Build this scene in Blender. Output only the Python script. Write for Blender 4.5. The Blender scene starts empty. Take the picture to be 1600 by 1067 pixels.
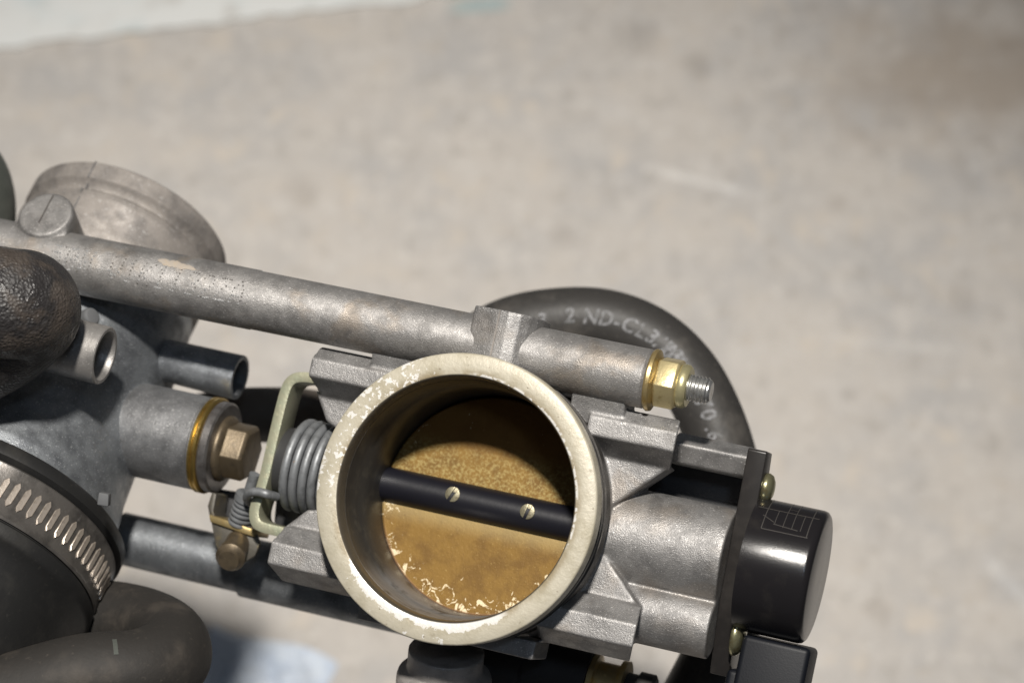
import bpy, bmesh, math, random
import numpy as np
from mathutils import Vector, Matrix

random.seed(7)
SC = bpy.context.scene
COL = SC.collection
K = 0.00012                       # metres per modelling unit (about one photo pixel at the focus plane)
FPX = 1600 * 55 / 22.3            # camera distance in units

# ------------------------------------------------------------------ camera, world, lamps
PITCH = math.radians(64)          # the camera looks down at the part by this angle
HEIGHT = 0.285                    # height of the bore rim above the floor
XC = np.array([1.0, 0.0, 0.0])
YC = np.array([0.0, math.sin(PITCH), math.cos(PITCH)])
ZC = np.array([0.0, -math.cos(PITCH), math.sin(PITCH)])
CAMR = np.array([XC, YC, ZC])
ORG = np.array([0.0, 0.0, HEIGHT])


def mat4(R, o):
    m = Matrix.Identity(4)
    for i in range(3):
        for j in range(3):
            m[j][i] = R[i][j]
        m[i][3] = o[i]
    return m


def cw(p):                        # view-aligned units -> world metres
    return ORG + K * (np.asarray(p, float) @ CAMR)


cd = bpy.data.cameras.new('camera')
cam = bpy.data.objects.new('camera', cd)
COL.objects.link(cam)
cam.matrix_world = mat4(CAMR, cw((0, 0, FPX)))
cd.sensor_width = 22.3
cd.lens = 55
cd.clip_start = 0.01
cd.clip_end = 50
cd.dof.use_dof = True
cd.dof.focus_distance = K * (FPX + 55)
cd.dof.aperture_fstop = 7.8
cd.dof.aperture_blades = 7
SC.camera = cam
SC.view_settings.view_transform = 'Standard'
SC.view_settings.look = 'None'
SC.view_settings.exposure = 0.0

w = bpy.data.worlds.new('World')
SC.world = w
w.use_nodes = True
wb = w.node_tree.nodes['Background']
wb.inputs[0].default_value = (0.86, 0.91, 1.0, 1)
wb.inputs[1].default_value = 0.075


def lamp(name, kind, loc, target, energy, color, size):
    ld = bpy.data.lights.new(name, kind)
    lo = bpy.data.objects.new(name, ld)
    COL.objects.link(lo)
    lo.location = Vector(loc)
    d = Vector(target) - Vector(loc)
    lo.rotation_euler = d.to_track_quat('-Z', 'Y').to_euler()
    ld.energy = energy
    ld.color = color
    if kind == 'AREA':
        ld.shape = 'DISK'
        ld.size = size
    else:
        ld.shadow_soft_size = size
    return lo


def lampdir(px, py, d):           # a point d metres from the rim, seen from it in that direction
    v = np.array([px, py, math.sqrt(max(0, 1 - px * px - py * py))])
    return ORG + d * (v @ CAMR)


key = lamp('key_lamp', 'SPOT', lampdir(-0.02, 0.50, 1.05), ORG + 0.12 * (np.array([-.40, .30, 0]) @ CAMR), 79.0, (1.0, 0.95, 0.88), 0.036)
key.data.spot_size = math.radians(38)
key.data.spot_blend = 1.0
lamp('soft_lamp', 'AREA', lampdir(0.10, 0.22, 1.3), ORG, 1.0, (0.62, 0.78, 1.0), 0.12)

# ------------------------------------------------------------------ frames of the two bodies
U = np.array([.94, -.188, .264]); U /= np.linalg.norm(U)          # along the tubes and the throttle shafts
N = np.array([-.245, .108, .963]); N -= U * (N @ U); N /= np.linalg.norm(N)   # out of the front bore
V = np.cross(N, U)
EYE = np.array([0, 0, FPX])


class Frame:
    def __init__(s, O, U, V, N):
        s.O = np.asarray(O, float); s.R = np.array([U, V, N])

    def c(s, p):                  # frame units -> view-aligned units
        return s.O + np.asarray(p, float) @ s.R

    def inv(s, q):
        return s.R @ (np.asarray(q, float) - s.O)

    def q(s, px, py, val=0.0, ax=2):   # where the sight line through a photo point meets the plane axis = val
        d = np.array([px - 800, 533.5 - py, -FPX]); n = s.R[ax]
        return s.R @ (EYE + (val - (EYE - s.O) @ n) / (d @ n) * d - s.O)

    def matrix(s, p):
        return mat4(s.R @ CAMR, cw(s.c(p)))


VIEW = Frame((0, 0, 0), (1, 0, 0), (0, 1, 0), (0, 0, 1))
B = Frame((710 - 800, 533.5 - 778, 0), U, V, N)
SB, SCc = -3.0, -207.0            # the throttle shafts' common axis in B
th = math.radians(60)             # the two bodies stand at 60 degrees to each other
V2 = math.cos(th) * V + math.sin(th) * N
N2 = math.cos(th) * N - math.sin(th) * V
L = Frame(B.c((-822, SB, SCc)), U, V2, N2)


def P(px, py, z):
    return VIEW.q(px, py, z)


# ------------------------------------------------------------------ materials
MATS = {}


def material(name, base, rough=.5, metal=0.0, bump=(), mott=(), speck=(), coat=0.0, spec=.5, build=None):
    """bump: (size in units, strength); mott: (size, colour, low, high); speck the same."""
    m = bpy.data.materials.new(name)
    m.use_nodes = True
    nt = m.node_tree
    bs = nt.nodes['Principled BSDF']
    bs.inputs['Metallic'].default_value = metal
    bs.inputs['Roughness'].default_value = rough
    bs.inputs['Specular IOR Level'].default_value = spec
    bs.inputs['Coat Weight'].default_value = coat
    g = G(nt)
    co = g.coords()
    col = g.rgb(base)
    for (s, c2, lo, hi) in list(mott) + list(speck):
        f = g.ramp(g.noise(co, s, 5), lo, hi)
        col = g.mix(f, col, c2)
    if build:
        r = build(g, co, col, bs)
        if r is not None:
            col = r
    nt.links.new(col, bs.inputs['Base Color'])
    nrm = getattr(g, 'vb', None) and g.vb.outputs[0]
    for (s, st) in bump:
        b = nt.nodes.new('ShaderNodeBump')
        b.inputs['Strength'].default_value = st
        b.inputs['Distance'].default_value = s * K * .5
        nt.links.new(g.noise(co, s, 3), b.inputs['Height'])
        if nrm is not None:
            nt.links.new(nrm, b.inputs['Normal'])
        nrm = b.outputs[0]
    if nrm is not None:
        nt.links.new(nrm, bs.inputs['Normal'])
    MATS[name] = m
    return m


class G:
    def __init__(s, nt): s.nt = nt

    def coords(s):
        t = s.nt.nodes.new('ShaderNodeTexCoord')
        v = s.nt.nodes.new('ShaderNodeVectorMath'); v.operation = 'SCALE'
        v.inputs['Scale'].default_value = 1 / K
        s.nt.links.new(t.outputs['Object'], v.inputs[0])
        return v.outputs[0]

    def rgb(s, c):
        n = s.nt.nodes.new('ShaderNodeRGB'); n.outputs[0].default_value = (*c, 1); return n.outputs[0]

    def noise(s, co, size, detail=4, dist=0.0, rough=.6):
        n = s.nt.nodes.new('ShaderNodeTexNoise')
        n.inputs['Scale'].default_value = 1 / size
        n.inputs['Detail'].default_value = detail
        n.inputs['Roughness'].default_value = rough
        n.inputs['Distortion'].default_value = dist
        s.nt.links.new(co, n.inputs['Vector'])
        return n.outputs[0]

    def ramp(s, v, lo, hi, a=0.0, b=1.0):
        n = s.nt.nodes.new('ShaderNodeMapRange')
        n.interpolation_type = 'SMOOTHSTEP'
        for i, x in ((1, lo), (2, hi), (3, a), (4, b)):
            n.inputs[i].default_value = x
        s.link(v, n.inputs[0])
        return n.outputs[0]

    def link(s, v, sock):
        if isinstance(v, (int, float)): sock.default_value = v
        else: s.nt.links.new(v, sock)

    def math(s, op, a, b=0.0):
        n = s.nt.nodes.new('ShaderNodeMath'); n.operation = op
        s.link(a, n.inputs[0]); s.link(b, n.inputs[1]); return n.outputs[0]

    def mix(s, f, a, b):
        n = s.nt.nodes.new('ShaderNodeMix'); n.data_type = 'RGBA'
        s.link(f, n.inputs[0])
        for v, i in ((a, 6), (b, 7)):
            if isinstance(v, tuple): n.inputs[i].default_value = (*v, 1)
            else: s.nt.links.new(v, n.inputs[i])
        return n.outputs[2]

    def xyz(s, co):
        n = s.nt.nodes.new('ShaderNodeSeparateXYZ'); s.nt.links.new(co, n.inputs[0]); return n.outputs

    def stretch(s, co, sc):
        n = s.nt.nodes.new('ShaderNodeMapping'); n.inputs['Scale'].default_value = sc
        s.nt.links.new(co, n.inputs[0]); return n.outputs[0]

    def segment(s, co, p, q, wid, soft):   # 1 on a straight scratch from p to q, in x and y
        x, y, z = s.xyz(co)
        dx, dy = q[0] - p[0], q[1] - p[1]; ln = math.hypot(dx, dy); dx /= ln; dy /= ln
        ax = s.math('SUBTRACT', x, p[0]); ay = s.math('SUBTRACT', y, p[1])
        t = s.math('ADD', s.math('MULTIPLY', ax, dx), s.math('MULTIPLY', ay, dy))
        d = s.math('ABSOLUTE', s.math('SUBTRACT', s.math('MULTIPLY', ax, dy), s.math('MULTIPLY', ay, dx)))
        f = s.ramp(d, wid, wid + soft, 1, 0)
        e = s.math('MULTIPLY', s.ramp(t, 0, ln * .3), s.ramp(t, ln * .7, ln, 1, 0))
        return s.math('MULTIPLY', f, e)


def cast(name, base, dark, light, rough=.46, metal=.6, amount=1.0, stain=None, wear=False):
    def build(g, co, col, bs):
        rr = g.ramp(g.noise(co, 22, 4), .3, .7, rough - .07, rough + .12)
        g.link(rr, bs.inputs['Roughness'])
        if stain:
            col = g.mix(g.ramp(g.noise(co, stain[1], 4, .4), .52, .72, 0, stain[2]), col, stain[0])
        col = g.mix(g.ramp(g.noise(co, 85, 5, .8), .56, .74, 0, .45), col, tuple(x * .62 for x in dark))
        if wear:
            geo = g.nt.nodes.new('ShaderNodeNewGeometry')
            wr_ = g.math('MULTIPLY', g.ramp(geo.outputs['Pointiness'], .515, .58), g.ramp(g.noise(co, 16, 4), .38, .6))
            col = g.mix(g.math('MULTIPLY', wr_, .6), col, tuple(min(1, x * 1.25) for x in light))
        return col
    return material(name, base, rough, metal,
                    bump=((2.1, .75 * amount), (5, .16 * amount), (70, .05)),
                    mott=((46, dark, .42, .68), (3.0, tuple(min(1, x * 1.2) for x in light), .58, .70), (2.8, dark, .58, .70), (14, light, .66, .78)), build=build)


cast('cast_front', (.285, .278, .272), (.195, .190, .187), (.47, .46, .45), stain=((.27, .23, .19), 130, .5), wear=True)
cast('cast_tube', (.275, .266, .258), (.19, .183, .177), (.43, .415, .40), rough=.50, stain=((.33, .27, .21), 90, .5))
cast('cast_left', (.245, .26, .275), (.155, .165, .178), (.44, .455, .465), rough=.46, metal=.75, amount=.6)
cast('cast_boss', (.275, .277, .283), (.195, .197, .20), (.48, .48, .48), rough=.46, metal=.75, amount=.6)
cast('cast_nipple', (.33, .315, .30), (.23, .22, .21), (.46, .44, .42), rough=.42, metal=.6, amount=.6)
cast('cast_spout', (.40, .375, .355), (.28, .265, .25), (.40, .40, .40), rough=.5, metal=.5, amount=.6)


def ring_polish(g, co, col, bs):
    x, y, z = g.xyz(co)
    return None


cast('machined_ring', (.255, .232, .212), (.165, .152, .142), (.40, .39, .38), rough=.62, metal=.3, amount=.4)


def rim_build(g, co, col, bs):
    x, y, z = g.xyz(co)
    r = g.math('SQRT', g.math('ADD', g.math('MULTIPLY', x, x), g.math('MULTIPLY', y, y)))
    n = g.noise(co, 26, 6, .6)
    n2 = g.noise(co, 11, 5, .3)
    # bare metal where the residue has been rubbed off: a long chip low on the inner edge, chips at upper left
    def side(dx, dy, lo, hi):
        d = g.math('ADD', g.math('MULTIPLY', x, dx), g.math('MULTIPLY', y, dy))
        return g.ramp(g.math('DIVIDE', d, r), lo, hi)
    low = g.math('MULTIPLY', side(-.10, -.995, .78, .86), g.ramp(r, 205, 214, 1, 0))
    fall = g.ramp(r, 196, 214, .17, -.16)
    chip1 = g.math('MULTIPLY', g.ramp(g.math('ADD', n, g.math('ADD', g.math('MULTIPLY', side(-.10, -.995, .72, .86), .14), fall)), .60, .62), side(-.10, -.995, .70, .78))
    ul = side(-.88, .47, .66, .86)
    chip2 = g.math('MULTIPLY', g.ramp(g.math('ADD', n2, g.math('MULTIPLY', ul, .12)), .665, .70), ul)
    edge = g.math('MULTIPLY', side(.75, .66, .55, .7), g.ramp(r, 196.5, 199.5, 1, 0))
    chip3 = g.math('MULTIPLY', edge, g.ramp(n2, .46, .52))
    chips = g.math('MAXIMUM', g.math('MAXIMUM', chip1, chip2), chip3)
    brown = g.math('MULTIPLY', g.ramp(r, 208, 194), g.ramp(g.noise(co, 60, 4), .38, .62))
    col = g.mix(g.math('MULTIPLY', brown, .75), col, (.22, .165, .085))
    col = g.mix(g.ramp(g.noise(co, 7, 4), .66, .74), col, (.16, .125, .08))
    col = g.mix(chips, col, (.80, .78, .74))
    col = g.mix(g.ramp(r, 193.4, 195.4, 1, 0), col, (.075, .064, .048))
    g.link(g.ramp(chips, 0, 1, .46, .3), bs.inputs['Roughness'])
    g.link(g.ramp(chips, 0, 1, .10, .25), bs.inputs['Metallic'])
    return col


material('rim_residue', (.455, .42, .335), .46, .15, bump=((9, .18), (3, .12)),
         mott=((40, (.37, .335, .25), .4, .7), (4, (.54, .51, .42), .6, .8), (14, (.33, .295, .22), .62, .78)), build=rim_build)


def bore_build(g, co, col, bs):
    x, y, z = g.xyz(co)
    low = g.math('MULTIPLY', g.ramp(y, -120, -165), g.ramp(z, -72, -40))
    f = g.math('MULTIPLY', low, g.ramp(g.noise(co, 40, 4), .3, .5))
    col = g.mix(f, col, (.22, .215, .21))
    col = g.mix(g.math('MULTIPLY', g.ramp(z, -60, -30), g.ramp(g.noise(co, 30, 4), .48, .66, 0, .22)), col, (.15, .135, .105))
    return g.mix(g.ramp(g.noise(g.stretch(co, (1, 1, 5)), 120, 3), .4, .7, 0, .3), col, (.026, .023, .020))


material('bore_varnish', (.045, .043, .040), .40, .35, bump=((5, .06),), build=bore_build)


def plate_build(g, co, col, bs):
    x, y, z = g.xyz(co)
    r = g.math('SQRT', g.math('ADD', g.math('MULTIPLY', x, x), g.math('MULTIPLY', y, y)))
    edge = g.ramp(r, 110, 172)
    lowf = g.math('MULTIPLY', edge, g.ramp(y, 20, -60, .35, 1))
    n = g.noise(co, 17, 6, 1.0, .66)
    n2 = g.noise(g.stretch(co, (1, .6, 1)), 9, 5, .8)
    chip = g.ramp(g.math('ADD', n, g.math('MULTIPLY', lowf, .185)), .735, .755)
    chip2 = g.math('MULTIPLY', g.ramp(g.math('ADD', n2, g.math('MULTIPLY', lowf, .08)), .73, .77), 1)
    # a gritty paler area beside the shaft
    grit = g.math('MULTIPLY', g.ramp(y, 120, 45), g.math('MULTIPLY', g.ramp(y, 8, 24), g.ramp(g.noise(co, 5, 5), .42, .66)))
    col = g.mix(g.math('MULTIPLY', grit, .7), col, (.36, .285, .115))
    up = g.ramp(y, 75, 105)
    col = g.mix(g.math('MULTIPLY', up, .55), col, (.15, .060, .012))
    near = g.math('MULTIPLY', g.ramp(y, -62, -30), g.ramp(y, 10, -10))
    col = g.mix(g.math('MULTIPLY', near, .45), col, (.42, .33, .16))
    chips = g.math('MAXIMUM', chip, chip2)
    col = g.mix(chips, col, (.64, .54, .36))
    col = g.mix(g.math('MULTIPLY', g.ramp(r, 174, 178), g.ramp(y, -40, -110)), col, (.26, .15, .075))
    col = g.mix(g.ramp(g.noise(co, 8, 2), .76, .79), col, (.06, .045, .03))
    return col


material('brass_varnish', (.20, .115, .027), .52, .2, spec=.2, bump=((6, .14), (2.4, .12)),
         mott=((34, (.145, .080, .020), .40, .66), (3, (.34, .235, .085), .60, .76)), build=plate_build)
material('shaft_black', (.008, .008, .012), .42, .0, bump=((10, .04),), spec=.32)
material('screw_brass', (.30, .275, .19), .42, .7, bump=((4, .2),), mott=((7, (.24, .21, .14), .45, .65),))


def band_build(g, co, col, bs):
    x, y, z = g.xyz(co)
    return g.mix(g.ramp(g.noise(g.stretch(co, (.25, .25, 4)), 18, 4), .5, .72, 0, .7), col, (.16, .145, .13))


material('dark_residue', (.052, .048, .044), .55, .2, bump=((4, .3),), build=band_build)
material('black_plastic', (.016, .015, .016), .36, 0, bump=((2.4, .12), (40, .03)), mott=((60, (.030, .027, .024), .45, .7),), speck=((5, (.10, .10, .10), .75, .80),))
material('cap_plastic', (.011, .010, .011), .21, 0, spec=.42, bump=((2.2, .14),), mott=((50, (.020, .018, .017), .5, .75),), speck=((4, (.10, .10, .10), .77, .82),))
material('flange_plastic', (.020, .018, .017), .36, 0, spec=.4, bump=((2.4, .10),), mott=((40, (.030, .027, .025), .45, .7),), speck=((4, (.16, .15, .14), .76, .8),))
material('connector_plastic', (.004, .005, .008), .5, 0, spec=.28, bump=((3, .10),))
material('cap_line', (.045, .041, .038), .45)


def rubber(name, base, dust, rough=.62, amount=.6, bump=.12):
    return material(name, base, rough, 0, bump=((4, bump), (22, bump * .8)), spec=.35,
                    mott=((70, dust, .46, .74), (9, dust, .60, .76)), speck=((5, tuple(min(1, d * 2.4) for d in dust), .74, .82),))


rubber('rubber_hose', (.034, .032, .030), (.075, .069, .062), rough=.5)
rubber('rubber_boot', (.013, .013, .013), (.026, .025, .023), rough=.5, bump=.06)
rubber('rubber_dusty', (.022, .020, .018), (.050, .043, .036), rough=.68)
rubber('rubber_brown', (.075, .064, .054), (.12, .105, .09), rough=.6)
rubber('rubber_dark', (.020, .019, .019), (.036, .033, .030), rough=.6)
rubber('rubber_grey', (.060, .066, .058), (.090, .094, .084), rough=.6)


def wrap_build(g, co, col, bs):
    v = g.nt.nodes.new('ShaderNodeTexVoronoi'); v.inputs['Scale'].default_value = 1 / 5.0
    g.nt.links.new(co, v.inputs['Vector'])
    vb = g.nt.nodes.new('ShaderNodeBump'); vb.inputs['Strength'].default_value = .55; vb.inputs['Distance'].default_value = 3 * K
    g.nt.links.new(v.outputs['Distance'], vb.inputs['Height'])
    g.vb = vb
    col = g.mix(g.ramp(g.noise(co, 60, 4, .5), .44, .62), col, (.055, .045, .038))
    col = g.mix(g.ramp(g.noise(co, 34, 5, .7), .60, .70, 0, .8), col, (.015, .014, .016))
    g.link(g.ramp(g.noise(co, 40, 3), .35, .65, .28, .62), bs.inputs['Roughness'])
    return col


material('wrapped_rubber', (.026, .024, .024), .42, 0, bump=((2.8, .45), (8, .28), (30, .35)), build=wrap_build, spec=.5)
material('print_white', (.20, .20, .21), .6, mott=((7, (.09, .09, .09), .38, .62),))
material('zinc_gold', (.40, .31, .15), .38, .7, bump=((6, .15),), mott=((24, (.40, .27, .09), .45, .68), (6, (.66, .55, .26), .6, .78)))
material('zinc_pale', (.52, .47, .27), .34, .7, bump=((6, .12),), mott=((24, (.46, .42, .22), .45, .7), (7, (.20, .14, .06), .68, .78)))
material('nut_gold', (.55, .46, .25), .34, .65, bump=((6, .12),), mott=((16, (.34, .26, .11), .5, .72), (7, (.16, .11, .05), .68, .78)))
material('zinc_green', (.36, .355, .255), .42, .5, bump=((5, .2),), mott=((20, (.34, .36, .26), .42, .68), (8, (.53, .50, .35), .58, .76)))
material('bolt_bronze', (.135, .105, .068), .46, .6, bump=((5, .15),), mott=((20, (.09, .072, .05), .45, .7), (7, (.26, .20, .12), .62, .78)))
material('bronze_ring', (.56, .39, .12), .30, .95, bump=((4, .2),), mott=((12, (.40, .25, .07), .5, .7),))
material('zinc_dull', (.075, .068, .055), .5, .3, bump=((6, .12),), mott=((20, (.15, .12, .06), .5, .72),))
material('washer_dark', (.20, .19, .185), .40, .75, bump=((4, .12),), mott=((14, (.13, .12, .115), .45, .7),))
material('spring_steel', (.24, .25, .26), .5, .5, bump=((4, .1),), mott=((20, (.15, .155, .16), .45, .7), (9, (.36, .26, .18), .68, .8)))
material('stud_steel', (.60, .60, .585), .30, .9, bump=((3, .15),), mott=((9, (.34, .31, .27), .5, .72),))
material('clamp_band', (.135, .125, .115), .36, .55, bump=((5, .1),), mott=((40, (.07, .065, .06), .42, .68), (12, (.20, .19, .18), .6, .8)))
material('clamp_slot', (.66, .58, .50), .34, .75, bump=((5, .15),), mott=((12, (.40, .33, .27), .5, .75),))
material('screw_zinc', (.42, .40, .24), .28, .85, bump=((4, .1),), mott=((14, (.30, .25, .13), .48, .7), (8, (.36, .46, .42), .6, .75)))
material('dull_grey', (.10, .103, .107), .75)
material('spool_dark', (.05, .05, .052), .5, .3, bump=((5, .15),))
material('stamp_dot', (.46, .46, .46), .36, .5)
material('stamp_grime', (.05, .045, .04), .6)
material('residue_tan', (.335, .295, .25), .6, bump=((5, .2),), mott=((9, (.40, .31, .21), .45, .7),))
material('rag_blue', (.60, .66, .74), .85, bump=((6, .4),), mott=((60, (.48, .55, .66), .42, .66),))


def floor_pt(px, py):
    d = np.array([px - 800, 533.5 - py, -FPX]) @ CAMR
    e = cw(EYE); t = -e[2] / d[2]
    return e + t * d


def floor_build(g, co, col, bs):
    f = lambda px, py: tuple(floor_pt(px, py)[:2] / K)
    # worn brown patch, pale scratches, teal paint drip
    cx, cy = f(1560, 120)
    x, y, z = g.xyz(co)
    dx = g.math('DIVIDE', g.math('SUBTRACT', x, cx), 560); dy = g.math('DIVIDE', g.math('SUBTRACT', y, cy), 260)
    d = g.math('SQRT', g.math('ADD', g.math('MULTIPLY', dx, dx), g.math('MULTIPLY', dy, dy)))
    d = g.math('ADD', d, g.math('MULTIPLY', g.math('SUBTRACT', g.noise(co, 190, 5), .5), 2.2))
    col = g.mix(g.math('MULTIPLY', g.ramp(d, .2, 1.35, 1, 0), .55), col, (.26, .20, .145))
    for p, q, wd, c, a in (((985, 255), (1215, 315), 8, (.72, .70, .67), .6), ((1520, 850), (1640, 975), 12, (.66, .66, .66), .35),
                           ((1230, 520), (1560, 555), 8, (.62, .60, .57), .4), ((880, 150), (1010, 185), 8, (.62, .60, .57), .3),
                           ((1180, 330), (1420, 520), 9, (.56, .54, .51), .3)):
        s = g.segment(co, f(*p), f(*q), wd, wd)
        s = g.math('MULTIPLY', s, g.ramp(g.noise(co, 60, 3), .3, .6, .35, 1))
        col = g.mix(g.math('MULTIPLY', s, a), col, c)
    st1 = g.ramp(g.noise(g.stretch(co, (1, .12, 1)), 26, 4), .54, .74, 0, .35)
    col = g.mix(st1, col, (.40, .375, .35))
    st2 = g.ramp(g.noise(g.stretch(co, (.1, 1, 1)), 20, 4), .56, .74, 0, .3)
    col = g.mix(st2, col, (.56, .535, .50))
    s = g.segment(co, f(690, 14), f(810, 4), 14, 16)
    col = g.mix(g.math('MULTIPLY', s, .7), col, (.34, .45, .46))
    for px, py, r in ((1090, 100, 60), (1310, 320, 40), (880, 370, 50), (1370, 955, 55), (1500, 470, 60), (470, 300, 70), (1000, 60, 90)):
        cx, cy = f(px, py)
        dx = g.math('SUBTRACT', x, cx); dy = g.math('SUBTRACT', y, cy)
        d = g.math('SQRT', g.math('ADD', g.math('MULTIPLY', dx, dx), g.math('MULTIPLY', dy, dy)))
        d = g.math('ADD', d, g.math('MULTIPLY', g.math('SUBTRACT', g.noise(co, 50, 4), .5), 90))
        col = g.mix(g.ramp(d, r * .3, r, .22, 0), col, (.20, .165, .13))
    return col


material('concrete', (.515, .48, .44), .75, bump=((12, .25), (60, .2)),
         mott=((300, (.43, .415, .40), .38, .66), (90, (.54, .51, .475), .48, .70), (60, (.39, .365, .335), .52, .70), (34, (.60, .57, .53), .55, .72), (18, (.36, .335, .30), .58, .72), (120, (.55, .50, .44), .55, .7), (7, (.62, .60, .56), .64, .76)), build=floor_build)
material('white_paint', (.72, .73, .715), .6, bump=((30, .2),), mott=((120, (.56, .55, .52), .5, .72), (30, (.42, .44, .40), .66, .8), (200, (.60, .68, .70), .5, .75)))


# ------------------------------------------------------------------ mesh building
class MB:
    def __init__(s): s.v = []; s.f = []

    def add(s, vs, fs):
        o = len(s.v); s.v += [tuple(map(float, p)) for p in vs]; s.f += [tuple(o + i for i in f) for f in fs]; return s

    def loft(s, rings, closed=False, caps=True):
        n = len(rings[0]); m = len(rings); fs = []
        for i in range(m if closed else m - 1):
            j = (i + 1) % m
            for k in range(n):
                l = (k + 1) % n
                fs.append((i * n + k, i * n + l, j * n + l, j * n + k))
        if caps and not closed:
            fs.append(tuple(range(n - 1, -1, -1))); fs.append(tuple((m - 1) * n + k for k in range(n)))
        return s.add([p for r in rings for p in r], fs)

    def lathe(s, prof, o=(0, 0, 0), ax=(0, 0, 1), seg=96, closed=False, phase=0.0):
        """prof: (radius, distance along the axis)"""
        ax = np.asarray(ax, float); ax = ax / np.linalg.norm(ax); o = np.asarray(o, float)
        t = np.array([1, 0, 0]) if abs(ax[0]) < .8 else np.array([0, 1, 0])
        e1 = np.cross(ax, t); e1 /= np.linalg.norm(e1); e2 = np.cross(ax, e1)
        rings = []
        for (r, h) in prof:
            rings.append([o + ax * h + r * (math.cos(a) * e1 + math.sin(a) * e2) for a in (phase + 2 * math.pi * k / seg for k in range(seg))])
        return s.loft(rings, closed=closed)

    def prism(s, pts, vec):
        pts = [np.asarray(p, float) for p in pts]; vec = np.asarray(vec, float)
        return s.loft([pts, [p + vec for p in pts]])

    def box(s, lo, hi):
        x0, y0, z0 = lo; x1, y1, z1 = hi
        return s.prism([(x0, y0, z0), (x1, y0, z0), (x1, y1, z0), (x0, y1, z0)], (0, 0, z1 - z0))

    def tube(s, path, rad, seg=40, sub=10, closed_caps=True, wob=0.0):
        pts = catmull(path, sub)
        rr = rad if callable(rad) else (lambda t: rad)
        rings = []; e = None; m = len(pts)
        for i, p in enumerate(pts):
            d = pts[min(i + 1, m - 1)] - pts[max(i - 1, 0)]; d /= np.linalg.norm(d)
            if e is None:
                t = np.array([0, 0, 1.0]) if abs(d[2]) < .9 else np.array([1.0, 0, 0]); e = np.cross(d, t)
            e = e - d * (e @ d); e /= np.linalg.norm(e); f = np.cross(d, e)
            R = rr(i / (m - 1))
            rings.append([p + R * (1 + wob * math.sin(3 * k + i * .9)) * (math.cos(2 * math.pi * k / seg) * e + math.sin(2 * math.pi * k / seg) * f) for k in range(seg)])
        return s.loft(rings)


def catmull(path, sub):
    p = [np.asarray(q, float) for q in path]
    p = [2 * p[0] - p[1]] + p + [2 * p[-1] - p[-2]]
    out = []
    for i in range(1, len(p) - 2):
        for k in range(sub):
            t = k / sub; a, b, c, d = p[i - 1], p[i], p[i + 1], p[i + 2]
            out.append(.5 * ((2 * b) + (-a + c) * t + (2 * a - 5 * b + 4 * c - d) * t * t + (-a + 3 * b - 3 * c + d) * t ** 3))
    out.append(p[-2]); return out


def prop(o, label=None, cat=None, group=None, kind=None):
    for k_, v_ in (('label', label), ('category', cat), ('group', group), ('kind', kind)):
        if v_: o[k_] = v_
    return o


def thing(name, label, cat, frame, at=(0, 0, 0), group=None):
    o = bpy.data.objects.new(name, None)
    o.empty_display_size = .01
    COL.objects.link(o)
    o.matrix_world = frame.matrix(at)
    o['_at'] = tuple(float(x) for x in at)
    FR[o.name] = frame
    return prop(o, label, cat, group)


FR = {}


def mesh(name, mb, mname, parent=None, frame=None, at=None, angle=35, bevel=0.0, remesh=None, seg=2, kind=None, label=None, cat=None, src=None, group=None):
    """mb is in the units of src (default: the frame of the thing); a child shares its thing's frame and base point."""
    root = parent
    while root is not None and root.parent is not None: root = root.parent
    if root is not None:
        frame = FR[root.name]; at = tuple(root['_at'])
    at = np.asarray(at if at is not None else (0, 0, 0), float)
    vs = np.array(mb.v, float)
    if src is not None and src is not frame:
        vs = np.array([frame.inv(src.c(p)) for p in vs])
    vs = (vs - at) * K
    me = bpy.data.meshes.new(name)
    me.from_pydata([tuple(v) for v in vs], [], mb.f)
    bm = bmesh.new(); bm.from_mesh(me)
    bmesh.ops.recalc_face_normals(bm, faces=bm.faces)
    bm.to_mesh(me); bm.free()
    o = bpy.data.objects.new(name, me)
    COL.objects.link(o)
    me.materials.append(MATS[mname])
    if remesh:
        r = o.modifiers.new('r', 'REMESH'); r.mode = 'VOXEL'; r.voxel_size = remesh[0] * K; r.use_smooth_shade = True
        sm = o.modifiers.new('s', 'SMOOTH'); sm.factor = .5; sm.iterations = remesh[1]
    if bevel:
        b = o.modifiers.new('b', 'BEVEL'); b.width = bevel * K; b.segments = seg; b.limit_method = 'ANGLE'; b.angle_limit = math.radians(35)
    if remesh or bevel:
        dg = bpy.context.evaluated_depsgraph_get()
        me2 = bpy.data.meshes.new_from_object(o.evaluated_get(dg))
        o.modifiers.clear(); o.data = me2; bpy.data.meshes.remove(me); me = me2; me.name = name
    for p in me.polygons: p.use_smooth = True
    if not remesh: me.set_sharp_from_angle(angle=math.radians(angle))
    if parent is not None:
        o.parent = parent
    else:
        o.matrix_world = frame.matrix(at)
        o['_at'] = tuple(float(x) for x in at); FR[o.name] = frame
    return prop(o, label, cat, group, kind)


# ------------------------------------------------------------------ the setting
def flat(name, mb_v, mb_f, mname, kind=None, label=None, cat=None):
    me = bpy.data.meshes.new(name); me.from_pydata(mb_v, [], mb_f)
    o = bpy.data.objects.new(name, me); COL.objects.link(o); me.materials.append(MATS[mname])
    return prop(o, label, cat, None, kind)


flat('floor', [(-3, -3, 0), (3, -3, 0), (3, 3, 0), (-3, 3, 0)], [(0, 1, 2, 3)], 'concrete', kind='structure')
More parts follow.
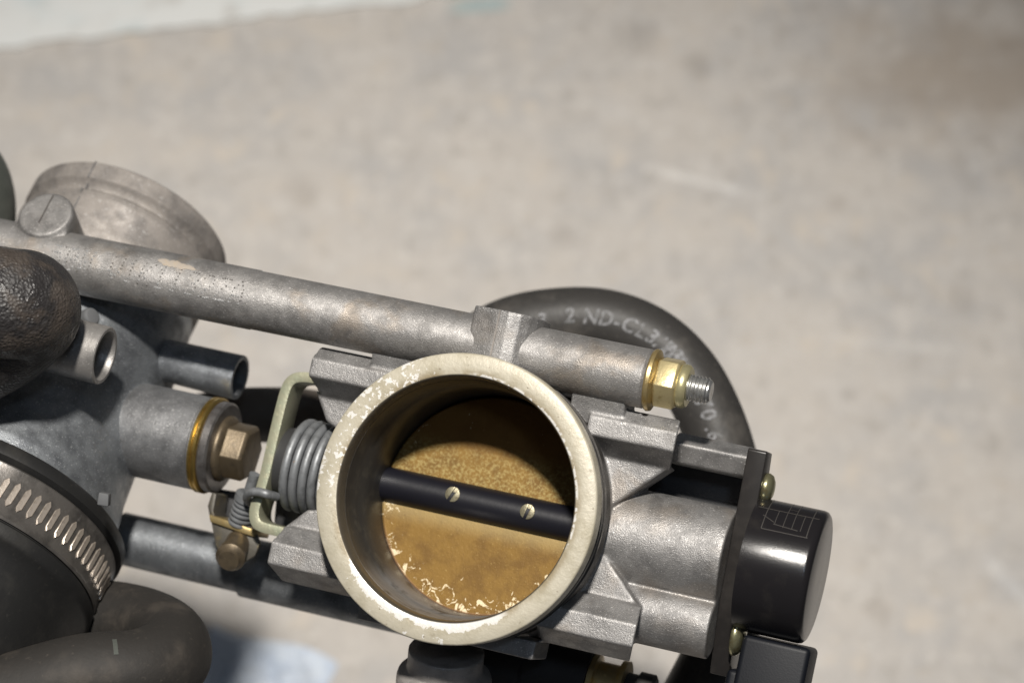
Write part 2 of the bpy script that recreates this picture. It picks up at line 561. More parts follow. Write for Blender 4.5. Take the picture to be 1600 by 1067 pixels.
# white painted strip along the far side of the floor: a coat 1.5 mm thick with a slightly ragged edge
rng = random.Random(3)
p0, p1 = floor_pt(0, 79), floor_pt(560, 11)
dv = (p1 - p0); dv /= np.linalg.norm(dv); nv = np.array([-dv[1], dv[0], 0])
front = [p0 + dv * t + nv * (rng.uniform(-1, 1) * .0008 - (.0012 if rng.random() < .2 else 0)) for t in np.arange(-.6, .9, .006)]
vs = [tuple(p + np.array([0, 0, .0015])) for p in front] + [tuple(p + np.array([0, 0, -.001])) for p in front] + [tuple(p + nv * .25 + np.array([0, 0, .0015])) for p in front]
n_ = len(front)
fs = [(i, i + 1, 2 * n_ + i + 1, 2 * n_ + i) for i in range(n_ - 1)] + [(n_ + i, n_ + i + 1, i + 1, i) for i in range(n_ - 1)]
flat('floor_stripe', vs, fs, 'white_paint', kind='structure')

# ------------------------------------------------------------------ front throttle body
TB, TC = 247.0, -90.0             # upper tube's axis in B
TR = 47.5
fb = thing('throttle_body', 'grey cast throttle body with open cream rimmed bore facing up', 'throttle body', B, (0, 0, -230))
cb = MB()
cb.lathe([(190, -40), (221, -40), (221, -430), (205, -440), (205, -640), (190, -640)], closed=True, seg=128)
up = [(194, -100), (172, -80), (143, -80), (114, -138), (114, -205), (194, -205)]
lo = [(-104, -112), (-133, -80), (-168, -80), (-194, -138), (-194, -210), (-104, -210)]


def side_bar(sec, a0, a1):        # stops at the bore wall so that nothing stands in the bore
    sg = 1 if a1 > 0 else -1
    cb.loft([[(a0, b, c) for b, c in sec], [(a1 + sg * (c + 80) * .20, b, c) for b, c in sec]])


for s in (-1, 1):
    a_out = 310 * s
    inner_up, inner_lo = 165 * s, 150 * s
    side_bar(up, inner_up, a_out)
    side_bar(lo, inner_lo, a_out)
cb.box((-170, 192, -200), (170, 225, -112))
cb.box((-150, -225, -205), (150, -195, -112))


def px_poly(pts, c, depth):
    cb.prism([B.q(x, y, c) for x, y in pts], (0, 0, depth))


px_poly([(940, 700), (1046, 730), (957, 790), (935, 790)], -134, -60)
px_poly([(944, 866), (1000, 950), (960, 960), (890, 930)], -134, -60)
px_poly([(493, 610), (560, 615), (540, 680), (509, 657)], -134, -60)
px_poly([(440, 826), (480, 796), (500, 796), (520, 850)], -134, -60)
# web between the tube and the upper bar
a0, a1 = B.q(592, 550, -112)[0], B.q(985, 628, -112)[0]
for x0, x1, y0 in ((a0, -130, 160), (-131, 131, 194), (130, a1, 160)):
    cb.prism([(x0, y0, -92), (x1, y0, -92), (x1, 230, -66), (x0, 230, -66)], (0, 0, -80))
# shaft housing, the smaller boss below it, the stop strut
cb.lathe([(80, 0), (80, 213)], (196, SB, SCc), (1, 0, 0), seg=64)
cb.lathe([(50, 0), (50, 213)], (196, -116, -196), (1, 0, 0), seg=48)
cb.box((196, -112, -260), (405, -20, -196))
rec = MB().box((232, 40, -330), (408, 160, -318))
s0, s1 = B.q(1050, 712, -205), B.q(1165, 732, -205)
cb.prism([(280, 180, -236), (280, 164, -199), (280, 160, -196), (280, 132, -212), (280, 128, -220), (280, 128, -265), (280, 180, -265)], (126, 0, 0))
cb.box((-318, -128, -330), (-200, -20, -285))
cb.lathe([(52, 0), (52, 60)], (-260, SB, SCc), (1, 0, 0), seg=48)
# raised boss across the tube
ab = B.q(795, 530, TC)[0]
cb.prism([(ab + x, TB - 46, TC + z) for x, z in ((-54, -40), (-54, 45), (-10, 56), (8, 58), (26, 54), (40, 43), (49, 27), (53, 6), (53, -40))], (0, 105, 0))
mesh('casting', cb, 'cast_front', fb, remesh=(2.3, 7))
mesh('back_web', rec, 'spool_dark', fb, bevel=3)
pl = MB().box((ab - 9, TB - 46, TC + 52), (ab - 6.5, TB + 58, TC + 58.3))
mesh('parting_line', pl, 'machined_ring', fb)
rm = MB().lathe([(189, -34), (190.5, -12), (192.2, -3), (193.6, -.8), (195.8, 0), (225.5, 0), (227.8, -1.5), (228.5, -4), (228.5, -34)], closed=True, seg=192)
mesh('rim', rm, 'rim_residue', fb, angle=50)
ob = MB().lathe([(190, -34.5), (227, -34.5), (226, -42), (223, -44), (223, -52), (226, -54), (226, -64), (223.5, -66), (223.5, -76), (226.5, -78), (226.5, -104), (222, -110), (190, -110)], closed=True, seg=160)
mesh('outer_band', ob, 'dark_residue', fb, angle=30)
bl = MB().lathe([(191, -30), (189, -30), (185.5, -90), (184, -92), (181.5, -180), (180.5, -235), (178, -500), (176, -632), (191, -632)], closed=True, seg=160)
bl.lathe([(1, -636), (180, -636), (180, -631), (1, -631)], seg=96)
mesh('bore_liner', bl, 'bore_varnish', fb, angle=50)
tilt = math.radians(5)
pm = MB().lathe([(0.5, -3), (177.6, -3), (180.4, -1), (180.4, 1), (177.6, 3), (0.5, 3)], seg=128)
R_ = np.array([[1, 0, 0], [0, math.cos(tilt), math.sin(tilt)], [0, -math.sin(tilt), math.cos(tilt)]])
pm.v = [tuple(R_ @ np.array(p) * np.array([1, 1, 1]) + np.array([0, SB, SCc])) for p in pm.v]
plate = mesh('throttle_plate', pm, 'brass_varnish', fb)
# centre the plate's own texture on its middle
plate.data.transform(Matrix.Translation((0, -SB * K, -(SCc + 230) * K)))
plate.location = (0, SB * K, (SCc + 230) * K)
sh = MB().lathe([(29, -200), (29, 200)], (0, SB, SCc), (1, 0, 0), seg=64)
mesh('throttle_shaft', sh, 'shaft_black', fb)
for px, py, ang in ((707, 772, 1.15), (824, 799, 1.35)):
    a, b, c = B.q(px, py, SCc + 29)
    hd = MB()
    r = 12.5
    for sgn in (-1, 1):           # two half heads with the slot between them
        arc = [(a + r * math.cos(t), b + r * math.sin(t), SCc + 22) for t in (ang + sgn * (math.pi / 2) + (k / 12 - .5) * math.pi * .87 for k in range(13))]
        hd.prism(arc, (0, 0, 8.2))
    hd.lathe([(r, 0), (r, 5)], (a, b, SCc + 22), (0, 0, 1), seg=32)
    sc = mesh('screw', hd, 'screw_brass', fb, bevel=1.0)
# spout under the bore
o = B.q(698, 1012, -165)
ax = np.array([.0, -.90, -.42])
sp = MB()
sp.lathe([(46, 2), (62, 4), (62, 38), (70, 42), (76, 46), (78, 54), (78, 230), (50, 230), (50, 225)], o, ax, seg=72)
mesh('spout', sp, 'cast_spout', fb, remesh=(2.4, 2))

# ------------------------------------------------------------------ rear throttle body, turned 60 degrees about the shaft
lb = thing('throttle_body', 'blue grey cast throttle body turned away behind the dark rubber boot', 'throttle body', L, (0, 0, -200))
cl = MB()
cl.lathe([(150, -340), (172, -338), (172, -300), (180, -270), (192, -150), (196, 0), (204, 110), (214, 170), (214, 260), (150, 260)], closed=True, seg=128)
E_ = lambda a, b, c: L.inv(B.c((a, b, c)))
cl.lathe([(78, -190), (78, 0)], E_(-507, SB, SCc), (1, 0, 0), seg=64)
tl = E_(0, TB, TC)                # tube axis seen from L
ad = L.inv(P(70, 335, -300))[0]
bo = MB().lathe([(20, -40), (48, -40), (48, 50), (44, 55), (20, 55.5)], (ad, tl[1], tl[2] - 50), (0, 1, 0), seg=56)
bo.box((ad - 47.5, tl[1] - 10, tl[2] - 51), (ad + 47.5, tl[1] + 46, tl[2] - 6))
mesh('boss', bo, 'cast_tube', lb, remesh=(2.4, 6))
cl.box((ad - 130, 120, tl[2] - 60), (ad + 60, tl[1], tl[2] + 20))
mesh('casting', cl, 'cast_left', lb, remesh=(2.8, 3))
mesh('parting_line', MB().box((ad - 4, tl[1] + 54.6, tl[2] - 90), (ad - 1.5, tl[1] + 56, tl[2] - 30)), 'stamp_grime', lb)
bs_ = MB().lathe([(60, -2), (79.2, -2), (79.2, 0.8), (60, .8)], E_(-507, SB, SCc), (1, 0, 0), seg=64, closed=True)
mesh('boss_face', bs_, 'cast_boss', lb)
sl = MB().lathe([(79, -135), (80, -130), (80, -3), (78.6, -2), (60, -2), (60, -135)], E_(-507, SB, SCc), (1, 0, 0), seg=64, closed=True)
mesh('shaft_boss', sl, 'cast_boss', lb)
rg = MB().lathe([(168, -402), (184, -402), (188, -398), (188, -366), (184, -362), (177, -357), (175, -350), (178, -345), (186, -340), (187, -332), (183, -326), (182, -250), (176, -240), (168, -240)], closed=True, seg=160)
mesh('outlet_ring', rg, 'machined_ring', lb, angle=40)
best = min(range(360), key=lambda k: (lambda q: abs(800 + q[0] * FPX / (FPX - q[2]) - 143) + (0 if 533.5 - q[1] * FPX / (FPX - q[2]) < 320 else 999))(L.c((188 * math.cos(math.radians(k)), 188 * math.sin(math.radians(k)), -380))))
pr_ = MB(); tb = math.radians(best)
for r0, n0, n1 in ((188.2, -401, -365), (182.4, -326, -250), (187.2, -341, -331), (178, -362, -341)):
    e = np.array([math.cos(tb), math.sin(tb), 0]); f_ = np.array([-math.sin(tb), math.cos(tb), 0])
    pr_.prism([e * (r0 - 3) - f_ * 1.6 + np.array([0, 0, n0]), e * (r0 + 1.8) - f_ * .8 + np.array([0, 0, n0]), e * (r0 + 1.8) + f_ * .8 + np.array([0, 0, n0]), e * (r0 - 3) + f_ * 1.6 + np.array([0, 0, n0])], (0, 0, n1 - n0))
mesh('mould_seam', pr_, 'cast_boss', lb)
np0, np1 = P(40, 525, -175), P(164, 556, -145)
d = np1 - np0; ln = np.linalg.norm(d)
nm = MB().lathe([(48, 0), (48, ln - 2), (46.5, ln), (41, ln), (39, ln - 3), (37, ln - 90), (37, 0)], np0, d, seg=64, closed=True)
mesh('hose_nipple', nm, 'cast_nipple', lb, src=VIEW)
np0, np1 = P(230, 556, -440), P(375, 590, -395)
d = np1 - np0; ln = np.linalg.norm(d)
nm = MB().lathe([(36, 0), (39, ln - 2), (38, ln), (31, ln), (29, 0)], np0, d, seg=48, closed=True)
mesh('hose_nipple', nm, 'cast_left', lb, src=VIEW)
lug = MB()
q0 = P(141, 496, -240)
lug.lathe([(16, -14), (16, 4), (13, 8)], q0, (.7, .3, .6), seg=32)
mesh('lug', lug, 'dull_grey', lb, src=VIEW, bevel=2)
q0 = P(162, 776, -95)
mesh('tab', MB().prism([q0 + np.array(p) for p in ((-9, -12, -14), (9, -15, -14), (10, 5, -14), (-6, 8, -14))], (0, 0, 26)), 'dull_grey', lb, src=VIEW, bevel=2)

# ------------------------------------------------------------------ connecting tubes
ut = thing('connecting_tube', 'long upper grey cast tube with dot stamped code joining both bodies', 'tube', B, (0, TB, TC))
a_end = B.q(1016, 588, TC)[0]
a_step = B.q(396, 478, TC)[0]
tm = MB().lathe([(10, 0), (50, 0), (50, a_step - (-960)), (48.8, a_step - (-960) + 3), (TR, a_end + 960 - 4), (TR - 3, a_end + 960), (10, a_end + 960)], (-960, TB, TC), (1, 0, 0), seg=96)
# fine rows along the tube so that the relief follows the casting
mesh('tube_wall', tm, 'cast_tube', ut)
FONT = {'5': '11111 10000 11110 00001 00001 10001 01110', '0': '01110 10001 10011 10101 11001 10001 01110', 'W': '10001 10001 10001 10101 10101 11011 10001',
        'V': '10001 10001 10001 10001 10001 01010 00100', '1': '00100 01100 00100 00100 00100 00100 01110', 'K': '10001 10010 10100 11000 10100 10010 10001',
        '3': '01110 10001 00001 00110 00001 10001 01110', '2': '01110 10001 00001 00010 00100 01000 11111', 'A': '00100 01010 10001 10001 11111 10001 10001', ' ': ' '.join(['00000'] * 7),
        'Z': '11111 00001 00010 00100 01000 10000 11111'}
txt = '50W V1K1132ZA'
dots = MB(); grime = MB()
aS = B.q(84, 400, TC + 40)[0]; aE = B.q(396, 440, TC + 40)[0]
stepa = (aE - aS) / len(txt)
rngd = random.Random(11)
for i, ch in enumerate(txt):
    for r, row in enumerate(FONT[ch].split()):
        for c_, bit in enumerate(row):
            if bit != '1' or rngd.random() < .05: continue
            a = aS + stepa * i + c_ * stepa * .155 - (r - 3) * 1.2 + rngd.uniform(-.9, .9)
            phi = math.radians(26 - r * 7.2 + rngd.uniform(-.6, .6))
            rr = 49.9 if a < a_step else TR + .3
            e1 = np.array([0, math.sin(phi), math.cos(phi)])
            p = np.array([a, TB, TC]) + e1 * rr
            e2 = np.array([1, 0, 0]); e3 = np.cross(e1, e2)
            s_ = rngd.uniform(1.9, 2.7)
            tgt = grime if (i > 3 and r < 4 and rngd.random() < .85) or rngd.random() < .22 else dots
            base = [p + s_ * (math.cos(t) * e2 + math.sin(t) * e3) - e1 * .2 for t in (k * math.pi / 3 for k in range(6))]
            tgt.add(base + [p + e1 * (2.0 if tgt is dots else .6)], [(k, (k + 1) % 6, 6) for k in range(6)])
mesh('stamped_code', dots, 'stamp_dot', ut, kind='stuff')
mesh('stamped_code', grime, 'stamp_grime', ut, kind='stuff')
# tan residue patch above the code
pa = B.q(275, 408, TC + 40)[0]
pt = MB(); ring = []
rp = random.Random(5)
cen = math.radians(38)
def on_tube(a, phi, r): return np.array([a, TB + r * math.sin(phi), TC + r * math.cos(phi)])
grid = []
for i in range(25):
    x = i / 24
    half = math.radians(10) * (math.sin(math.pi * min(1, x * 1.1 + .0)) ** .5 if 0 < x < .91 else .05) * rp.uniform(.8, 1.1) * (1 - .4 * x)
    a = pa - 32 + 78 * x
    grid.append([on_tube(a, cen - math.radians(5) * x + half * t * (1 + .10 * math.sin(i * 1.9)) + .02 * math.sin(i * .8), 50.5 + .5 * (1 - t * t) - .08) for t in (-1, -.5, 0, .5, 1)])
nn = 5
pt.add([p for g_ in grid for p in g_], [(i * nn + j, i * nn + j + 1, (i + 1) * nn + j + 1, (i + 1) * nn + j) for i in range(24) for j in range(4)])
mesh('residue_patch', pt, 'residue_tan', ut)

LTC = -360
lt0 = B.q(300, 866, LTC)
lt = thing('connecting_tube', 'lower grey tube running under the lever towards the front body', 'tube', B, lt0)
l1 = B.q(188, 845, LTC); l2 = B.q(384, 885, LTC)
ltm = MB().lathe([(5, 0), (46, 0), (46, l2[0] - l1[0]), (52, l2[0] - l1[0] + 3), (52, 620), (5, 620)], (l1[0], lt0[1], LTC), (1, 0, 0), seg=72)
mesh('tube_wall', ltm, 'cast_left', lt)

# ------------------------------------------------------------------ nut and stud at the tube's end
nt_ = thing('flange_nut', 'yellow zinc flange nut on the right end of the upper tube', 'nut', B, (a_end, TB, TC))
mesh('flange', MB().lathe([(14, 1), (48, 1), (50, 4), (49, 9), (36, 15), (14, 15)], (a_end, TB, TC), (1, 0, 0), seg=64), 'zinc_gold', nt_, angle=40)
mesh('hexagon', MB().lathe([(14, 14), (40, 14), (43, 17), (43, 46), (39, 50), (14, 50)], (a_end, TB, TC), (1, 0, 0), seg=6, phase=math.radians(12)), 'nut_gold', nt_, bevel=1.5)
mesh('collar', MB().lathe([(14, 49), (33, 49), (35, 52), (35, 60), (31, 65), (14, 65)], (a_end, TB, TC), (1, 0, 0), seg=48), 'zinc_pale', nt_, angle=40)
prof = [(8, -20), (21, -20), (21, 66)]
h = 66
while h < 96:
    prof += [(18.5, h + 1), (21.5, h + 3), (21.5, h + 3.8), (18.5, h + 5.8)]; h += 6
prof += [(18, 98), (15, 101), (3, 101)]
mesh('threaded_stud', MB().lathe(prof, (a_end, TB, TC), (1, 0, 0), seg=40), 'stud_steel', None, frame=B, at=(a_end, TB, TC), angle=25,
     label='silver threaded stud end poking out of the yellow flange nut', cat='stud')

# ------------------------------------------------------------------ position sensor on the right end
A0 = 409
ps = thing('position_sensor', 'black plastic sensor with round cap screwed to the right end', 'sensor', B, (A0, SB, SCc))
fp = [(176, -162), (173, -159), (-70, -188), (-84, -194), (-188, -240), (-192, -330), (0, -330), (105, -240), (176, -212)]
mesh('flange', MB().prism([(A0 + 1, b, c) for b, c in fp], (31, 0, 0)), 'flange_plastic', ps, bevel=3, seg=3)
mesh('cap', MB().lathe([(20, 32), (107, 32), (107, 134), (105.5, 140), (101, 144), (95, 145.5), (20, 145.5)], (A0, SB, SCc), (1, 0, 0), seg=128), 'cap_plastic', ps, angle=50)
cn = MB()
k0 = B.q(1145, 1003, SCc + 10); k1 = B.q(1268, 1010, SCc + 10)
cn.box((A0 + 50, -420, SCc - 75), (k1[0] + 2, -113, SCc + 26))
cn.box((A0 + 33, -400, SCc - 70), (A0 + 64, -172, SCc + 4))
mesh('connector', cn, 'connector_plastic', ps, bevel=9, seg=4)
cn = MB().box((k1[0] - 6, -330, SCc - 25), (k1[0] + 4, -250, SCc + 25))
mesh('latch', cn, 'connector_plastic', ps, bevel=3)
for q, rr_ in (((A0 + 33, 120, -200), 24), ((A0 + 33, -118, -212), 34)):
    mesh('screw', MB().lathe([(5, -2), (rr_ - 2, -2), (rr_, 1), (rr_, 5), (rr_ - 3, 11), (rr_ - 11, 15), (3, 16.5)], q, (1, 0, 0), seg=40), 'screw_zinc', ps, angle=60)
# raised marking lines on the cap
ln_ = MB()
def cap_line(a0, t0, a1, t1, wd=1.5):
    n = 10
    for i in range(n):
        pts = []
        for (s, e) in ((i / n, -1), (i / n, 1), ((i + 1) / n, 1), ((i + 1) / n, -1)):
            da, dt = a1 - a0, (t1 - t0) * 107 * math.pi / 180
            l_ = math.hypot(da, dt); a = a0 + da * s - dt / l_ * wd / 2 * e; t = math.radians(t0 + (t1 - t0) * s) + da / l_ * wd / 2 * e / 107
            pts.append((a, SB + 107.25 * math.sin(t), SCc + 107.25 * math.cos(t)))
        ln_.add(pts, [(0, 1, 2, 3)])
aa = A0 + 38
cap_line(aa, 58, aa + 98, 58, 2.2); cap_line(aa + 16, 84, aa + 16, 33); cap_line(aa + 16, 33, aa + 90, 33); cap_line(aa + 88, 80, aa + 88, 33)
for x_, t0_, t1_ in ((34, 58, 40), (48, 84, 38), (62, 84, 38), (76, 58, 38)): cap_line(aa + x_, t0_, aa + x_, t1_, 1.2)
cap_line(aa + 32, 40, aa + 72, 38, 1.6); cap_line(aa + 12, 48, aa + 32, 42, 1.6); cap_line(aa + 48, 64, aa + 62, 64, 1.2)
mesh('marking', ln_, 'cap_line', ps, kind='stuff')

# ------------------------------------------------------------------ pivot bolt on the rear body's shaft boss
pb = thing('pivot_bolt', 'brown hex bolt with brass ring in the end of the rear boss', 'bolt', B, (-506, SB, SCc))
X = lambda prof, seg=64, ph=0: MB().lathe([(r, h - 506) for r, h in prof], (0, SB, SCc), (1, 0, 0), seg=seg, phase=ph)
mesh('brass_ring', X([(30, 0), (81, 0), (82.5, 2), (82.5, 5), (81, 6), (81, 7), (82.5, 8.5), (82.5, 13), (80, 15), (30, 15)]), 'bronze_ring', pb, angle=30)
mesh('washer', X([(20, 15), (76, 15), (78, 18), (78, 30), (74, 33), (20, 33)]), 'washer_dark', pb, angle=30)
mesh('head_flange', X([(20, 33), (56, 33), (57, 36), (54, 41), (46, 46), (20, 47)]), 'bolt_bronze', pb, angle=60)
mesh('head', X([(18, 45), (51, 45), (50, 48), (50, 78), (44, 84), (18, 84)], 6, math.radians(16)), 'bolt_bronze', pb, bevel=2)

# ------------------------------------------------------------------ return spring, bracket and lever between the bodies
rs = thing('return_spring', 'grey steel coil spring left of the cream rimmed bore', 'spring', B, (-340, SB, SCc))
hx = []
a_s, a_e = B.q(447, 722, SCc + 60)[0], B.q(520, 735, SCc + 60)[0]
turns = 5.0
for i in range(int(turns * 40) + 1):
    t = i / 40
    ang = 2 * math.pi * t - 1.9
    hx.append((a_s + (a_e - a_s) * t / turns, SB + 72 * math.sin(ang), SCc + 72 * math.cos(ang)))
mesh('coil', MB().tube(hx, 7.5, seg=16, sub=1), 'spring_steel', rs)
hook = [B.q(x, y, c) for x, y, c in ((432, 776, -150), (418, 772, -128), (403, 768, -128), (390, 770, -132), (386, 778, -150), (392, 786, -175))]
mesh('hook', MB().tube(hook, 7.5, seg=14, sub=6), 'spring_steel', rs)
mesh('spool', MB().lathe([(20, 0), (56, 0), (58, 4), (58, 120), (20, 120)], (a_s - 34, SB, SCc), (1, 0, 0), seg=48), 'spool_dark', rs)

br = thing('bracket', 'pale greenish zinc bracket bent round the coil spring', 'bracket', B, B.q(420, 720, -150))
strip = MB()
cf = -146
def sheet(path, th_, c0, c1, mbx):
    pts = [np.array(B.q(x, y, c0)[:2]) for x, y in path]
    pts = [np.array((*p, 0)) for p in pts]
    pts = catmull(pts, 5)
    left, right = [], []
    m = len(pts)
    for i, p in enumerate(pts):
        d = pts[min(i + 1, m - 1)] - pts[max(i - 1, 0)]; d /= np.linalg.norm(d); n = np.array([-d[1], d[0], 0])
        left.append(p + n * th_ / 2); right.append(p - n * th_ / 2)
    rings = [[(l[0], l[1], c0), (r[0], r[1], c0), (r[0], r[1], c1), (l[0], l[1], c1)] for l, r in zip(left, right)]
    mbx.loft(rings)
sheet([(530, 597), (500, 592), (470, 589), (455, 594), (446, 608), (437, 640), (425, 690), (413, 742), (404, 772), (397, 797), (399, 815), (412, 824), (445, 832), (480, 840)], 17, cf, cf - 62, strip)
mesh('strip', strip, 'zinc_green', br, bevel=.7)

bp = MB(); bp.prism([B.q(x, y, -262) for x, y in ((432, 768), (505, 780), (505, 838), (445, 836), (428, 815))], (0, 0, -12))
mesh('inner_plate', bp, 'spool_dark', br, bevel=2)

lv = thing('link_lever', 'small gold zinc lever with round pin under the pivot bolt', 'lever', B, B.q(365, 840, -230))
lm = MB()
def pxp(pts, c, dc, mb_): mb_.prism([B.q(x, y, c) for x, y in pts], (0, 0, dc))
pxp([(328, 806), (345, 812), (398, 828), (406, 850), (398, 868), (372, 884), (350, 880), (336, 850)], -196, -10, lm)
pxp([(324, 790), (331, 768), (338, 772), (333, 798), (338, 812), (328, 812)], -196, -60, lm)
mesh('arm', lm, 'zinc_dull', lv, bevel=2)
lm = MB(); pxp([(326, 803), (400, 828), (397, 839), (328, 815)], -189, -70, lm)
mesh('folded_edge', lm, 'zinc_gold', lv, bevel=2)
pxp_ = MB(); pxp([(332, 762), (385, 770), (398, 826), (334, 806)], -262, -12, pxp_)
mesh('back_plate', pxp_, 'spool_dark', lv, bevel=2)
p0, p1 = B.q(373, 846, -205), B.q(357, 876, -140)
d = p1 - p0; l_ = np.linalg.norm(d)
mesh('pin', MB().lathe([(4, 0), (21, 0), (21, l_ * .62), (25, l_ * .66), (25, l_ * .82), (19, l_ * .9), (17, l_), (4, l_)], p0, d, seg=40), 'bolt_bronze', lv, angle=40)

aj = thing('adjuster_screw', 'small grey adjusting screw between the gold lever and the bracket', 'screw', B, B.q(383, 790, -200))
p0, p1 = B.q(372, 822, -205), B.q(398, 740, -170)
d = p1 - p0; l_ = np.linalg.norm(d)
mesh('shank', MB().lathe([(3, 0), (9, 0), (9, l_), (3, l_)], p0, d, seg=24), 'spring_steel', aj)
pr = [(6, 2)]
for i in range(5): pr += [(15, 4 + i * 9), (20, 6 + i * 9), (20, 9 + i * 9), (15, 11 + i * 9)]
pr += [(21, 50), (21, 62), (6, 62)]
mesh('grip', MB().lathe(pr, p0, d, seg=28), 'spring_steel', aj, angle=30)

# ------------------------------------------------------------------ hoses
arch = [(690, 600, -620), (745, 545, -610), (800, 514, -600), (870, 501, -590), (945, 503, -580), (1015, 530, -565), (1070, 580, -550), (1107, 645, -535), (1132, 720, -520), (1146, 800, -505), (1150, 880, -490), (1140, 960, -470), (1116, 1030, -450), (1075, 1110, -430)]
arch = [P(x, y, z) for x, y, z in arch]
HR = 59
ch_ = thing('rubber_hose', 'arched black rubber hose with faded white printing behind the nut', 'hose', VIEW, P(950, 505, -620))
mesh('hose_wall', MB().tube(arch, HR, seg=48, sub=12), 'rubber_hose', ch_)
# printed text wrapped on the hose
fine = catmull(arch, 60)
acc = [0.0]
for i in range(1, len(fine)): acc.append(acc[-1] + np.linalg.norm(fine[i] - fine[i - 1]))
acc = np.array(acc); fine = np.array(fine)


def hose_point(s, v, lift):
    i = int(np.clip(np.searchsorted(acc, s), 1, len(acc) - 1))
    t = (s - acc[i - 1]) / (acc[i] - acc[i - 1]); p = fine[i - 1] * (1 - t) + fine[i] * t
    d = fine[min(i + 3, len(fine) - 1)] - fine[max(i - 4, 0)]; d /= np.linalg.norm(d)
    tov = EYE - p; tov -= d * (tov @ d); tov /= np.linalg.norm(tov); side = np.cross(tov, d)
    a = v / HR
    return p + (HR + lift) * (math.cos(a) * tov + math.sin(a) * side)


pm_ = MB()
def put_text(txt, px, py, size, v0, slant=.12):
    q = P(px, py, -560)
    s = acc[np.argmin(np.linalg.norm(fine[:, :2] - q[:2], axis=1))]
    for chx in txt:
        if chx != ' ':
            cu = bpy.data.curves.new('t', 'FONT'); cu.body = chx; cu.size = size; cu.resolution_u = 2; cu.offset = .9
            ob_ = bpy.data.objects.new('t', cu); COL.objects.link(ob_)
            dg = bpy.context.evaluated_depsgraph_get()
            me = bpy.data.meshes.new_from_object(ob_.evaluated_get(dg))
            bm = bmesh.new(); bm.from_mesh(me)
            bmesh.ops.triangulate(bm, faces=bm.faces)
            bm.verts.index_update()
            wd = max((v_.co.x for v_ in bm.verts), default=size * .5)
            pm_.add([hose_point(s + v_.co.x + slant * v_.co.y, v0 + v_.co.y, 1.1) for v_ in bm.verts], [tuple(v_.index for v_ in f.verts) for f in bm.faces])
            bm.free(); bpy.data.objects.remove(ob_); bpy.data.curves.remove(cu); bpy.data.meshes.remove(me)
            s += wd + size * .07
        else:
            s += size * .5
put_text('3', 842, 480, 34, -8); put_text('2', 886, 478, 36, -4); put_text('ND-CL3/F3', 915, 478, 37, -6); put_text('07', 1042, 548, 38, -10)
put_text('70', 1085, 630, 39, -14); put_text('.6-', 1108, 670, 34, -16)
mesh('printed_text', pm_, 'print_white', ch_, kind='stuff')

wr = [(-260, 400, -40), (-150, 440, -10), (-60, 462, 0), (12, 474, -10), (38, 478, -35), (32, 498, -70), (-22, 538, -95), (-130, 588, -120)]
wr = [P(*p) for p in wr]
mesh('wrapped_hose', MB().tube(wr, 87, seg=64, sub=14), 'wrapped_rubber', None, frame=VIEW, at=wr[3], label='thick black hose end in rough wrapping lying over the upper tube', cat='hose')

ub = [(-120, 960, -330), (40, 975, -330), (150, 968, -320), (215, 978, -280), (258, 1000, -210), (262, 1030, -130), (215, 1050, -75), (130, 1058, -50), (30, 1085, -40), (-80, 1120, -30)]
ub = [P(*p) for p in ub]
uh = thing('rubber_hose', 'dusty black hose bent into a U below the clamped boot', 'hose', VIEW, ub[4])
mesh('hose_wall', MB().tube(ub, lambda t: 66 + 4 * t, seg=48, sub=14), 'rubber_dusty', uh)
ufine = catmull(ub, 30)
ui = min(range(len(ufine)), key=lambda i: abs(800 + ufine[i][0] * FPX / (FPX - ufine[i][2]) - 178) + (0 if ufine[i][2] > -120 else 999))
pmk = MB(); rows = []
for k in range(13):
    ang = math.radians(34 + 26 * k / 12)
    row = []
    for sft in (0, 2):
        i = ui + sft; p = ufine[i]; d = ufine[i + 1] - ufine[i - 1]; d /= np.linalg.norm(d)
        upv = np.array([0, 1.0, 0]); upv -= d * (upv @ d); upv /= np.linalg.norm(upv); fr = np.cross(upv, d); fr *= np.sign(fr[2])
        row.append(p + (69.8) * (math.sin(ang) * upv + math.cos(ang) * fr))
    rows.append(row)
pmk.add([p for r in rows for p in r], [(2 * k, 2 * k + 1, 2 * k + 3, 2 * k + 2) for k in range(12)])
mesh('paint_mark', pmk, 'rubber_grey', uh)

bh = [P(*p) for p in ((180, 690, -640), (330, 655, -620), (420, 648, -600), (500, 655, -590), (600, 690, -580), (760, 780, -580))]
mesh('rubber_hose', MB().tube(bh, 50, seg=40, sub=10), 'rubber_brown', None, frame=VIEW, at=bh[2], label='dull brown black hose passing behind the bracket and spring', cat='hose')
eh = [P(*p) for p in ((-170, 250, -560), (-95, 262, -560), (-60, 300, -580), (-60, 380, -620), (-90, 470, -660))]
mesh('rubber_hose', MB().tube(eh, 92, seg=48, sub=10), 'rubber_grey', None, frame=VIEW, at=eh[2], label='blurred dark grey green hose at the edge beside the machined ring', cat='hose')

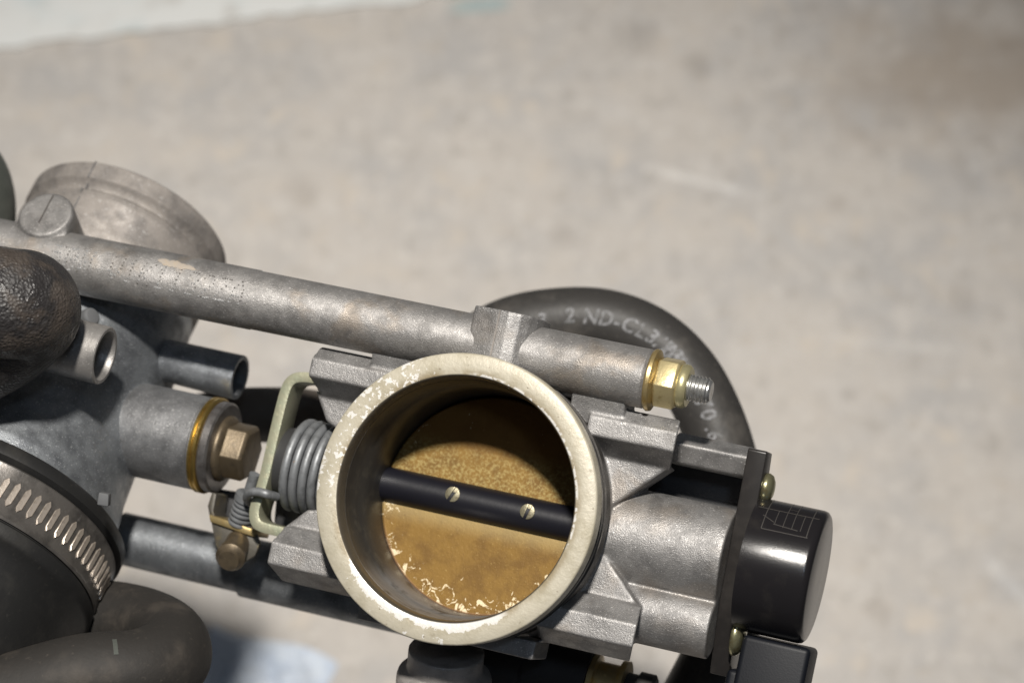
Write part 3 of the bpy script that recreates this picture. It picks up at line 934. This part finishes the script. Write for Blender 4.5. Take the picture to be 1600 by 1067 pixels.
# ------------------------------------------------------------------ rubber boot and hose clamp on the rear body
bt = MB().lathe([(212, 198), (238, 198), (243, 203), (243, 222), (236, 227), (232, 230), (232, 322), (238, 327), (238, 346), (232, 352), (214, 366), (206, 420), (204, 640), (190, 700), (150, 700)], seg=128)
mesh('intake_boot', bt, 'rubber_boot', None, frame=L, at=(0, 0, 400), angle=45, label='wide black rubber boot clamped on the rear throttle body', cat='rubber boot')
hc = thing('hose_clamp', 'dark steel worm clamp with bright slots round the black boot', 'hose clamp', L, (0, 0, 275))
mesh('band', MB().lathe([(232.6, 231), (236, 230), (238, 233), (235.8, 240), (235.8, 310), (238, 317), (236, 321), (232.6, 320)], closed=True, seg=160), 'clamp_band', hc, angle=30)
sm_ = bpy.data.meshes.new('slot')
for i in range(54):
    t = math.radians(-95 + i * 4.7)
    mbs = MB()
    pts = []
    for (u_, n_) in ((-5.2, -16), (0, -24), (5.2, -16), (5.2, 16), (0, 24), (-5.2, 16)):
        tt = t + (u_ + n_ * .10) / 236
        pts.append((236.0 * math.cos(tt), 236.0 * math.sin(tt), 275 + n_))
    e = np.array([math.cos(t), math.sin(t), 0])
    mbs.prism([np.array(p) - e * 1.0 for p in pts], e * 3.0)
    if i == 0:
        base = mesh('slot', mbs, 'clamp_slot', hc, bevel=.9, seg=1)
        continue
    c2 = base.copy(); COL.objects.link(c2); c2.parent = hc
    c2.rotation_euler = (0, 0, math.radians(i * 4.7))

# ------------------------------------------------------------------ injector under the front body
ij = thing('fuel_injector', 'black and brass fuel injector in shadow under the front body', 'injector', B, B.q(900, 1040, -330))
q = B.q(860, 1050, -330)
mesh('injector_body', MB().lathe([(10, -180), (62, -180), (62, -40), (54, -36), (54, 70), (10, 70)], q, (1, 0, 0), seg=48), 'rubber_dark', ij, angle=40)
mesh('brass_collar', MB().lathe([(10, 71), (48, 71), (48, 80), (38, 82), (38, 118), (48, 120), (48, 130), (10, 130)], q, (1, 0, 0), seg=40), 'zinc_gold', ij, angle=30)
mesh('plug', MB().lathe([(8, 131), (30, 131), (30, 150), (36, 152), (36, 176), (30, 180), (8, 180)], q, (1, 0, 0), seg=24), 'rubber_dark', ij, angle=30)

# ------------------------------------------------------------------ rag on the floor
gr = 26
c0 = floor_pt(395, 1085)
verts = []; faces = []
rr_ = random.Random(4)
ph = [rr_.uniform(0, 6) for _ in range(8)]
for i in range(gr + 1):
    for j in range(gr + 1):
        x = (i / gr - .5) * .034; y = (j / gr - .5) * .036
        zz = .0035 + .0022 * math.sin(310 * x + 120 * y + ph[0]) + .0018 * math.sin(420 * y - 200 * x + ph[1]) + .0011 * math.sin(900 * x + ph[2]) * math.sin(800 * y + ph[3])
        e_ = max(abs(x) / .017, abs(y) / .018)
        verts.append((x * (1 + .12 * math.sin(5 * j / gr + ph[4])), y * (1 + .1 * math.sin(6 * i / gr + ph[5])), max(.0006, zz * (1.05 - e_ ** 4))))
for i in range(gr):
    for j in range(gr):
        a = i * (gr + 1) + j; faces.append((a, a + gr + 1, a + gr + 2, a + 1))
rag = flat('rag', verts, faces, 'rag_blue', label='small pale blue rag lying on the floor right of the bent hose', cat='rag')
rag.location = (c0[0], c0[1], 0); rag.rotation_euler = (0, 0, 1.2)
for p in rag.data.polygons: p.use_smooth = True
for o_ in list(bpy.data.objects):
    if '_at' in o_: del o_['_at']
bpy.context.view_layer.update()
